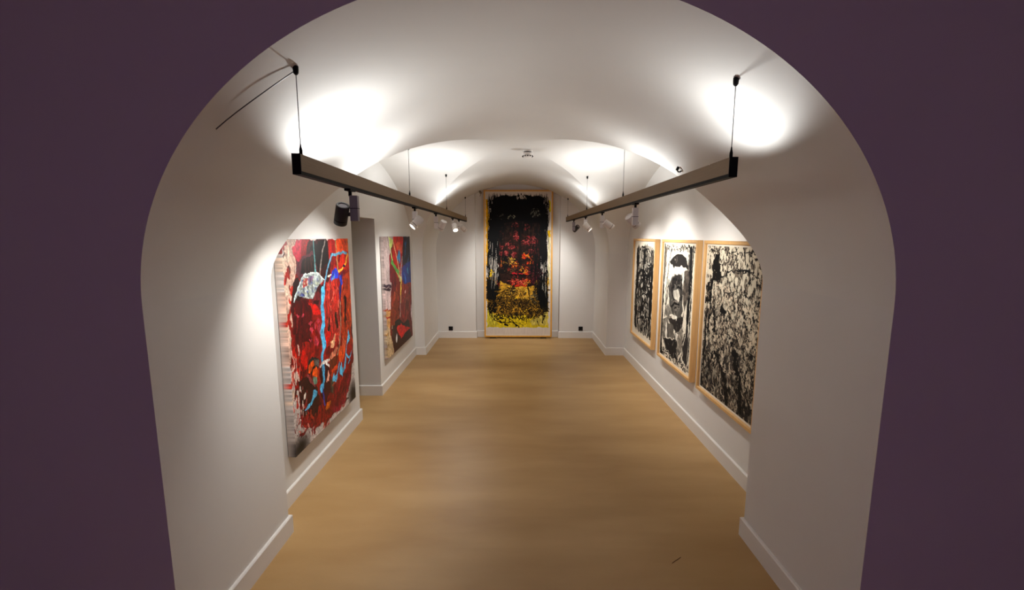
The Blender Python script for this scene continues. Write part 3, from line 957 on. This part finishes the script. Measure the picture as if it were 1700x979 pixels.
for P, w in (([(620, 1220), (632, 1330), (640, 1420)], .022), ([(600, 1240), (700, 1240)], .02), ([(590, 1250), (520, 1330)], .01), ([(600, 1270), (540, 1350)], .008), ([(440, 1470), (600, 1466), (640, 1480)], .02), ([(460, 1500), (462, 1700), (466, 1770)], .008),
             ([(360, 1640), (420, 1710), (500, 1776)], .016), ([(320, 1735), (350, 1750)], .03), ([(400, 1720), (500, 1722), (560, 1760)], .008), ([(120, 1600), (180, 1680), (280, 1720), (400, 1710)], .014), ([(130, 1640), (165, 1730)], .008), ([(200, 1650), (250, 1700)], .012),
             ([(690, 1640), (700, 1720)], .008), ([(740, 1690), (770, 1760)], .01), ([(835, 1630), (806, 1720)], .02), ([(600, 1640), (604, 1740)], .007), ([(530, 1640), (540, 1720)], .007)):
    a.stroke(P, w, (28, 20, 12))
# the black mass of hair: solid at the top, long vertical strokes at the sides
a.poly([(160, 170), (260, 130), (600, 124), (810, 150), (840, 300), (820, 520), (780, 460), (640, 470), (480, 430), (300, 460), (220, 620), (190, 900), (150, 760), (130, 500), (136, 250)], (9, 9, 10), 1, .1)
a.poly([(780, 440), (840, 420), (842, 900), (830, 960), (795, 960), (775, 700)], (9, 9, 10), .95, .1)
a.poly([(84, 1150), (200, 1200), (230, 1320), (200, 1420), (90, 1420)], (14, 13, 12), .85, .3); a.poly([(740, 1230), (870, 1250), (875, 1560), (800, 1540), (740, 1400)], (16, 15, 12), .75, .4)
a.rewarp(.005, .08)


def hair(xr, yr, lr, n, w=(.004, .012), col=(9, 9, 10), dx=18):
    for _ in range(n):
        X, Y = a.rng.uniform(*xr), a.rng.uniform(*yr)
        L = a.rng.uniform(*lr)
        d = a.rng.normal(0, dx)
        a.stroke([(X, Y), (X + d * .5, Y + L * .5), (X + d * .6, Y + L)], a.rng.uniform(*w), col, 1, .1, taper=True)


hair((115, 875), (92, 190), (60, 260), 330); hair((100, 230), (200, 900), (150, 420), 170); hair((760, 865), (200, 860), (150, 420), 150)
hair((220, 330), (380, 900), (80, 240), 80); hair((640, 780), (400, 1000), (80, 300), 90); hair((330, 700), (380, 480), (60, 160), 80)
hair((80, 240), (950, 1250), (60, 260), 130); hair((760, 870), (1000, 1350), (80, 260), 110, (.006, .016)); hair((100, 200), (1350, 1560), (50, 120), 60); hair((690, 860), (1200, 1450), (60, 180), 50)
hair((380, 640), (440, 560), (60, 200), 30, (.003, .006))
a.stroke([(860, 150), (884, 220), (884, 420), (870, 500)], .010, (9, 9, 10)); a.stroke([(845, 180), (870, 260), (872, 460)], .008, (9, 9, 10)); a.stroke([(846, 980), (850, 1050), (862, 1090)], .014, (9, 9, 10)); a.blot((868, 1168), .022, .008, (70, 60, 40))
hair((110, 240), (860, 1200), (40, 160), 26, (.002, .005), (176, 172, 164), 8); hair((810, 860), (900, 1250), (40, 160), 14, (.002, .005), (176, 172, 160), 8)
cluster(270, 370, 60, 40, [(70, 66, 56)], 8, (4, 12)); cluster(390, 385, 60, 20, [(120, 116, 96)], 14, (4, 14)); cluster(710, 340, 70, 60, [(60, 58, 54), (110, 108, 96)], 36, (4, 18)); cluster(540, 140, 70, 24, [(190, 184, 176)], 14, (6, 30)); cluster(140, 1080, 20, 40, [(214, 180, 30)], 14)
a.poly([(82, 1783), (890, 1783), (900, 1876), (72, 1876)], (208, 196, 184), 1, .04)
for cx, cy, rx, ry, n in ((420, 1330, 200, 60, 60), (300, 1440, 180, 70, 90), (560, 1440, 200, 60, 90), (480, 1560, 300, 60, 90)):
    cluster(cx, cy, rx, ry, [(26, 20, 12), (70, 50, 18), (120, 90, 30)], n, (10, 50))
a.deepen(1.12)
ART_TALL = art


# ------------------------------------------------------------------ hanging the canvases on the left wall
def canvas_picture(art, xf, ynear, ztop, label):
    h, w = art.h, art.w
    ob = sheet_object('painting', art, (0.0, -w / 2, h), (0, 1, 0), (0, 0, -1), M_PAINT, depth=abs(XL - xf) - 0.004, normal=(1, 0, 0))
    ob.location = (xf, ynear + w / 2, ztop - h)
    return tag(ob, label, 'painting', 'unframed canvases on the left wall')


canvas_picture(ART_RED_NEAR, CX, 2.57, 1.676, 'large unframed red abstract canvas with a long cyan drip, left wall before the doorway')
canvas_picture(ART_RED_FAR, -1.40, 4.605, 1.69, 'unframed red and blue abstract canvas on left wall beyond the doorway')


# ------------------------------------------------------------------ framed works
def frame_bm(w, h, face, depth, rebate):
    """mitred frame in local x (across), z (up), front at y=0, wall side at y=depth; inner lip rebate deep"""
    bm = bmesh.new()
    prof = [(0, 0), (0, depth), (face, depth), (face, rebate), (face * 0.62, 0.0)]   # (inset, y)
    prof = [(0, 0.002), (0.002, 0), (face - 0.003, 0), (face, 0.003), (face, depth), (0, depth)]
    corners = [(-1, 0), (1, 0), (1, 1), (-1, 1)]
    rings = []
    for sx, sz in corners:
        ring = []
        for t, y in prof:
            x = sx * (w / 2 - t)
            z = t if sz == 0 else h - t
            ring.append(bm.verts.new((x, y, z)))
        rings.append(ring)
    for i in range(4):
        a_, b_ = rings[i], rings[(i + 1) % 4]
        for k in range(len(prof)):
            l = (k + 1) % len(prof)
            bm.faces.new((a_[k], a_[l], b_[l], b_[k]))
    return bm


def framed(name, label, group, loc, rot, w, h, face, depth, art, inset, border, wood, matname_parts=True, tilt=0.0):
    t = thing(name, label, 'framed artwork', loc, group)
    t.rotation_euler = (tilt, 0, rot)
    mesh_obj('frame', frame_bm(w, h, face, depth, inset), wood, t)
    bm = bmesh.new()
    box(bm, -w / 2 + 0.004, w / 2 - 0.004, inset + 0.004, inset + 0.012, 0.004, h - 0.004)
    mesh_obj('backing_board', bm, M_PAPERBACK, t)
    sheet_object('artwork_sheet', art, (-art.w / 2, inset, h - border), (1, 0, 0), (0, 0, -1), M_INK, t)
    # pale mount showing between frame and sheet
    iw, ih = w / 2 - face + 0.001, (face - 0.001, h - face + 0.001)
    ax, az0, az1 = art.w / 2, h - border - art.h, h - border
    bm = bmesh.new()
    ym0, ym1 = inset - 0.0015, inset + 0.003
    for x0, x1, z0, z1 in ((-iw, -ax, ih[0], ih[1]), (ax, iw, ih[0], ih[1]), (-ax, ax, ih[0], az0), (-ax, ax, az1, ih[1])):
        if x1 - x0 > 1e-4 and z1 - z0 > 1e-4:
            box(bm, x0, x1, ym0, ym1, z0, z1)
    mesh_obj('mount', bm, M_MOUNT, t)
    return t


M_MOUNT = mat('off_white_mount_card', (216, 206, 188), 0.8)
FG = 'ash framed ink works on the right wall'
TRI_W, TRI_H = 0.88, 1.225
for art_, yc_, label in (
        (ART_INK_A, 5.165, 'ash-framed black tangled brushwork sheet, farthest of the three on the right wall'),
        (ART_INK_B, 4.080, 'ash-framed ink figure in a dark cap, middle of the three on the right wall'),
        (ART_INK_C, 3.070, 'ash-framed mottled grey and black sheet, nearest of the three on the right wall')):
    framed('framed_drawing', label, FG, (1.508, yc_, 0.437), -math.pi / 2, TRI_W, TRI_H, 0.026, 0.050, art_, 0.020, 0.040, M_WOOD)

# tall picture leaning in the recess at the end of the room
TH = 2.41
tilt = -math.atan2(0.07, TH)
tall = framed('framed_painting', 'tall oak-framed picture of a dark long-haired head over yellow, leaning at the end wall', None,
              (0.043, 7.075, 0.022), 0, 1.125, TH, 0.026, 0.034, ART_TALL, 0.012, 0.034, M_GOLD, tilt=tilt)
for x in (-0.42, 0.42):
    bm = bmesh.new()
    box(bm, x - 0.05, x + 0.05, 0.002, 0.032, -0.020, 0.0)
    mesh_obj('foot_block', bm, M_BLACK, tall)


# ------------------------------------------------------------------ hanging lighting rails
RW, RZ0, RZ1 = 0.030, 1.925, 1.992


def rail(xc, ya, yb, ups, cables, label):
    t = thing('lighting_rail', label, 'lighting rail', (xc, (ya + yb) / 2, RZ0), 'hanging lighting rails')
    y0, y1 = ya - (ya + yb) / 2, yb - (ya + yb) / 2
    h = RZ1 - RZ0
    bm = bmesh.new()
    # open-topped U section with returned lips and a slot underneath
    w = RW / 2
    sec = [(-w, 0.008), (-w, h), (-w + .003, h), (-w + .003, h - .006), (w - .003, h - .006), (w - .003, h), (w, h), (w, 0.008), (w - .001, 0.006), (0.008, 0.006), (0.008, 0.012), (-0.008, 0.012), (-0.008, 0.006), (-w + .001, 0.006)]
    r0 = [bm.verts.new((x, y0 + .003, z)) for x, z in sec]
    r1 = [bm.verts.new((x, y1 - .003, z)) for x, z in sec]
    for k in range(len(sec)):
        l = (k + 1) % len(sec)
        bm.faces.new((r0[k], r0[l], r1[l], r1[k]))
    bm.faces.new(r0); bm.faces.new(r1[::-1])
    mesh_obj('rail_body', bm, M_RAIL, t)
    bm = bmesh.new()
    box(bm, -.0148, .0148, y0 + .003, y1 - .003, -.006, .0065)
    mesh_obj('track', bm, M_BLACK, t)
    for ys in ((y0, y0 + .003), (y1 - .003, y1)):
        bm = bmesh.new()
        box(bm, -w - .001, w + .001, ys[0], ys[1], -.006, h + .001)
        mesh_obj('end_cap', bm, M_BLACK if ys[0] == y0 else M_RAIL, t)
    for u, up_k, up_a, up_t in ups:
        yy = u - (ya + yb) / 2
        bm = bmesh.new()
        box(bm, -.0115, .0115, yy - .035, yy + .035, h - .008, h - .001)
        up_ = mesh_obj('uplight', bm, M_SPOT, t)
        bm = bmesh.new()
        lathe(bm, [(0, 0), (.0105, 0), (.010, .003), (0, .0035)], 20, Matrix.Translation((0, yy, h - .001)))
        mesh_obj('led_lens', bm, M_LED, up_)
        ld = bpy.data.lights.new('uplight_beam', 'SPOT')
        ld.energy = UP_POWER * up_k * .36
        ld.color = UP_RGB
        ld.spot_size = math.radians(up_a)
        ld.spot_blend = 0.4
        ld.shadow_soft_size = .015
        lo = bpy.data.objects.new('uplight_beam', ld)
        COL.objects.link(lo)
        lo.parent = t
        lo.location = (0, yy, h + .02)
        lo.rotation_euler = (math.pi, 0, 0)
        # leans towards the side wall, as the bright patches on the vault show
        lo.rotation_euler = (math.pi, math.radians(up_t) * (1 if xc > 0 else -1), 0)
    for yw in cables:
        yy = yw - (ya + yb) / 2
        zt = max(profile(xc), cross(yw) if Y0 < yw < Y1 else 0)
        # anchored a little outside of the rail, the way the cables are tied to the vault
        cab = bmesh.new()
        tube(cab, (0, yy, h + .02), (0, yy, zt - RZ0 - .012), .0016, 8)
        c_ = mesh_obj('suspension_cable', cab, M_CABLE, t)
        bm = bmesh.new()
        lathe(bm, [(0, 0), (.006, 0), (.006, .02), (.0035, .03), (.002, .042), (0, .042)], 14, Matrix.Translation((0, yy, h)))
        mesh_obj('cable_grip', bm, M_BLACK, c_)
        bm = bmesh.new()
        lathe(bm, [(0, 0), (.004, 0), (.009, .006), (.010, .018), (.010, .03), (0, .03)], 16, Matrix.Translation((0, yy, zt - RZ0 - .028)))
        mesh_obj('ceiling_anchor', bm, M_BLACK, c_)
    return t


RXL, RXR = -0.79, 0.82
rl = rail(RXL, 1.605, 6.985, ((2.19, 1.0, 160, 6), (2.82, .6, 172, 6), (4.52, 1.75, 172, 0), (5.33, .15, 140, 10), (5.60, .6, 150, 8)), (1.645, 3.30, 5.05, 6.93), 'bronze hanging lighting rail along the left side, with five spotlights')
rr = rail(RXR, 1.690, 7.055, ((1.88, .55, 160, 6), (3.05, .55, 172, 6), (4.52, 1.75, 172, 0), (5.50, .6, 150, 8), (6.10, .12, 140, 10)), (1.715, 3.39, 5.10, 6.94), 'bronze hanging lighting rail along the right side, with four spotlights')
# feed cable running from the near left anchor away over the vault
bm = bmesh.new()
pts = []
for k in range(9):
    x = RXL - .26 * k / 8
    pts.append((x - RXL, (1.645 - .07 * k / 8) - (1.605 + 6.985) / 2, profile(x) - RZ0 - .012 - .01 * math.sin(math.pi * k / 8)))
for p, q in zip(pts, pts[1:]):
    tube(bm, p, q, .002, 6)
mesh_obj('feed_cable', bm, M_CABLE, rl)


# ------------------------------------------------------------------ track spotlights
def spotlight(xr, y, aim, side, label, dark=False, power=1.0, shift=0.0):
    """adapter in the track, upright driver box, arm and tilting head; side = direction in which the head sits beside the box"""
    t = thing('track_spotlight', label, 'spotlight', (xr, y, RZ0 - .006), 'track spotlights on the rails')
    body = M_SPOT_DARK if dark else M_SPOT
    bm = bmesh.new()
    box(bm, -.015, .015, -.035, .035, -.010, .004)
    mesh_obj('track_adapter', bm, M_BLACK, t, bevel=.0015)
    bm = bmesh.new()
    tube(bm, (0, 0, -.032), (0, 0, -.008), .008, 14)
    mesh_obj('stem', bm, M_BLACK, t, smooth=True)
    R_ = Matrix.Translation((shift, 0, 0))
    bm = bmesh.new()
    box(bm, -.019, .019, -.013, .013, -.150, -.030, R_)
    bx_ = mesh_obj('driver_box', bm, M_SPOT_BOX if dark else M_SPOT, t, bevel=.002)
    bm = bmesh.new()
    box(bm, -.0196, .0196, -.0136, .0136, -.092, -.089, R_)
    mesh_obj('seam', bm, M_BLACK, bx_)
    # the head
    s = Vector((side[0], side[1], 0)).normalized()
    hc = s * .062 + Vector((shift, 0, -.118))
    d = Vector(aim).normalized()
    M = Matrix.Translation(hc) @ d.to_track_quat('Z', 'Y').to_matrix().to_4x4()
    r = .031
    bm = bmesh.new()
    lathe(bm, [(0, -.045), (.020, -.045), (.022, -.050), (r - .002, -.050), (r, -.047), (r, .026)], 40, M)
    hd = mesh_obj('lamp_head', bm, body, t, smooth=True)
    bm = bmesh.new()
    lathe(bm, [(0, -.046), (.0215, -.046), (.0215, -.0465), (0, -.0465)], 32, M)
    mesh_obj('back_plate', bm, M_SPOT_BOX if dark else M_SPOT, hd)
    bm = bmesh.new()
    lathe(bm, [(r - .004, .025), (r - .0015, .026), (r - .0015, .031), (r - .004, .031)], 40, M)
    mesh_obj('black_ring', bm, M_BLACK, hd)
    bm = bmesh.new()
    lathe(bm, [(r - .003, .030), (r, .0305), (r, .048), (r - .001, .050), (r - .003, .050), (r - .004, .036), (r - .004, .030)], 40, M)
    mesh_obj('front_collar', bm, body, hd, smooth=True)
    bm = bmesh.new()
    lathe(bm, [(0, .036), (r - .004, .036), (r - .004, .0365), (0, .038)], 32, M)
    mesh_obj('lens', bm, M_LENS_ON, hd, smooth=True)
    bm = bmesh.new()
    e = hc - s * (r - .004)
    tube(bm, (shift + s.x * .012, s.y * .012, -.118), e, .0095, 14)
    mesh_obj('swivel_arm', bm, body, t, smooth=True)
    ld = bpy.data.lights.new('spot_beam', 'SPOT')
    ld.energy = SPOT_POWER * power
    ld.color = LAMP_RGB
    ld.spot_size = math.radians(118)
    ld.spot_blend = 1.0
    ld.shadow_soft_size = .02
    lo = bpy.data.objects.new('spot_beam', ld)
    COL.objects.link(lo)
    lo.parent = t
    lo.location = hc + d * .056
    lo.rotation_euler = d.to_track_quat('-Z', 'Y').to_euler()
    return t


spotlight(RXL, 2.11, (-.34, .42, -.84), (-1, -.1), 'spotlight in a darkened backlit tone, nearest the viewer on the left rail, above the big red canvas', dark=True, power=.9, shift=.018)
spotlight(RXL, 3.45, (-.62, -.38, -.68), (.4, -.9), 'left-rail spotlight second from the viewer, its lit lens tipped down to the left')
spotlight(RXL, 4.36, (-.45, .42, -.78), (1, -.15), 'spotlight third from the viewer on the left rail, its round back plate turned to us')
spotlight(RXL, 5.52, (.25, -.62, -.72), (.5, -.8), 'spotlight fourth on the left rail, its round lens glowing towards the room', power=.6)
spotlight(RXL, 6.12, (.50, .55, -.62), (.9, -.3), 'spotlight at the far end of the left rail, turned to the tall picture')
spotlight(RXR, 3.03, (.66, .30, -.60), (.03, 1), 'spotlight nearest the viewer on the right rail, its head half hidden by its upright box', power=.8)
spotlight(RXR, 4.18, (.74, .10, -.50), (1, -.5), 'spotlight second from the viewer on the right rail, its head tipped to the lower right')
spotlight(RXR, 5.17, (.56, -.15, -.60), (.2, -.9), 'pale spotlight third on the right rail, close under a cable')
spotlight(RXR, 6.20, (-.50, .55, -.62), (.6, .7), 'spotlight at the far end of the right rail, with a dark tilted head', dark=True)

# ------------------------------------------------------------------ small fittings
t = thing('smoke_detector', 'round white smoke detector with dark vents at the crown of the vault', 'smoke detector', (0.115, 4.33, profile(.115) - .004))
bm = bmesh.new()
lathe(bm, [(0, .004), (.046, .004), (.048, -.002), (.048, -.010), (.044, -.012), (0, -.012)], 40)
mesh_obj('mounting_base', bm, M_DET, t, smooth=True)
bm = bmesh.new()
lathe(bm, [(.036, -.012), (.036, -.020), (0, -.020), (0, -.012)], 32)
mesh_obj('neck', bm, M_BLACK, t)
bm = bmesh.new()
lathe(bm, [(0, -.020), (.044, -.020), (.052, -.024), (.053, -.036), (.046, -.054), (.030, -.066), (.012, -.070), (0, -.070)], 48)
mesh_obj('cover', bm, M_DET, t, smooth=True)
for k in range(12):
    an = 2 * math.pi * k / 12 + math.pi / 2
    M = Matrix.Rotation(an, 4, 'Z') @ Matrix.Translation((.0455, 0, -.050)) @ Matrix.Rotation(math.radians(-34), 4, 'Y')
    bm = bmesh.new()
    box(bm, -.002, .0045, -.0045, .0045, -.011, .011, M)
    mesh_obj('vent_slot', bm, M_BLACK, t)

for x, lab in ((-1.084, 'black wall socket low on the end wall, left of the tall picture'), (1.088, 'black wall socket low on the end wall, right of the tall picture')):
    t = thing('wall_socket', lab, 'wall socket', (x, YB, .160), 'wall sockets on the end wall')
    bm = bmesh.new()
    box(bm, -.035, .035, -.009, 0, -.035, .035)
    mesh_obj('cover_plate', bm, M_BLACK, t, bevel=.002)
    bm = bmesh.new()
    lathe(bm, [(.019, 0), (.022, 0), (.022, .003), (.019, .003), (.019, 0)], 28, Matrix.Translation((0, -.009, 0)) @ Matrix.Rotation(math.pi / 2, 4, 'X'))
    mesh_obj('socket_rim', bm, M_SPOT_DARK, t)
    for s in (-1, 1):
        bm = bmesh.new()
        lathe(bm, [(0, 0), (.0025, 0), (.0025, .002), (0, .002)], 12, Matrix.Translation((s * .0095, -.009, 0)) @ Matrix.Rotation(math.pi / 2, 4, 'X'))
        mesh_obj('pin_hole', bm, M_SPOT_DARK, t)

t = thing('wall_bracket', 'small brown metal bracket on the vault, just above left corner of tall picture', 'bracket', (-.575, 7.055, profile(.575) - .004))
bm = bmesh.new()
box(bm, -.020, .020, -.018, .018, -.006, .004, Matrix.Rotation(.45, 4, 'Y'))
mesh_obj('mounting_plate', bm, M_STEEL, t, bevel=.001)
bm = bmesh.new()
box(bm, -.016, .020, -.016, .016, -.050, -.004, Matrix.Rotation(-.5, 4, 'Y'))
mesh_obj('bracket_body', bm, M_STEEL, t, bevel=.003)
bm = bmesh.new()
tube(bm, (.022, 0, -.045), (.004, 0, -.085), .004, 8)
mesh_obj('pin', bm, M_STEEL, t)

hx = 1.01
t = thing('ceiling_hook', 'tiny black hook fixed to the vault near the groin above the right rail', 'hook', (hx, 2.79, profile(hx)))
bm = bmesh.new()
tube(bm, (.004, 0, .004), (-.006, 0, -.020), .008, 12)
mesh_obj('fixing', bm, M_BLACK, t)
bm = bmesh.new()
for p, q in (((-.006, 0, -.018), (.004, .004, -.030)), ((.004, .004, -.030), (.018, .004, -.030)), ((.018, .004, -.030), (.024, .004, -.020))):
    tube(bm, p, q, .004, 8)
mesh_obj('hook_arm', bm, M_BLACK, t)

p0, p1 = measure(1116, 935, 2, 0), measure(1130, 925, 2, 0)
bm = bmesh.new()
mid = (p0 + p1) / 2
L = [(p0 - mid), (p0 - mid) * .3 + np.array([.001, .002, 0]), (p1 - mid) * .4, (p1 - mid)]
for q, r_ in zip(L, L[1:]):
    tube(bm, (q[0], q[1], .0015), (r_[0], r_[1], .0018), .0013, 6)
o = mesh_obj('wood_splinter', bm, M_SPLINTER)
o.location = (mid[0], mid[1], 0)
tag(o, 'tiny brown splinter lying on the beige floor near the lower right', 'splinter')
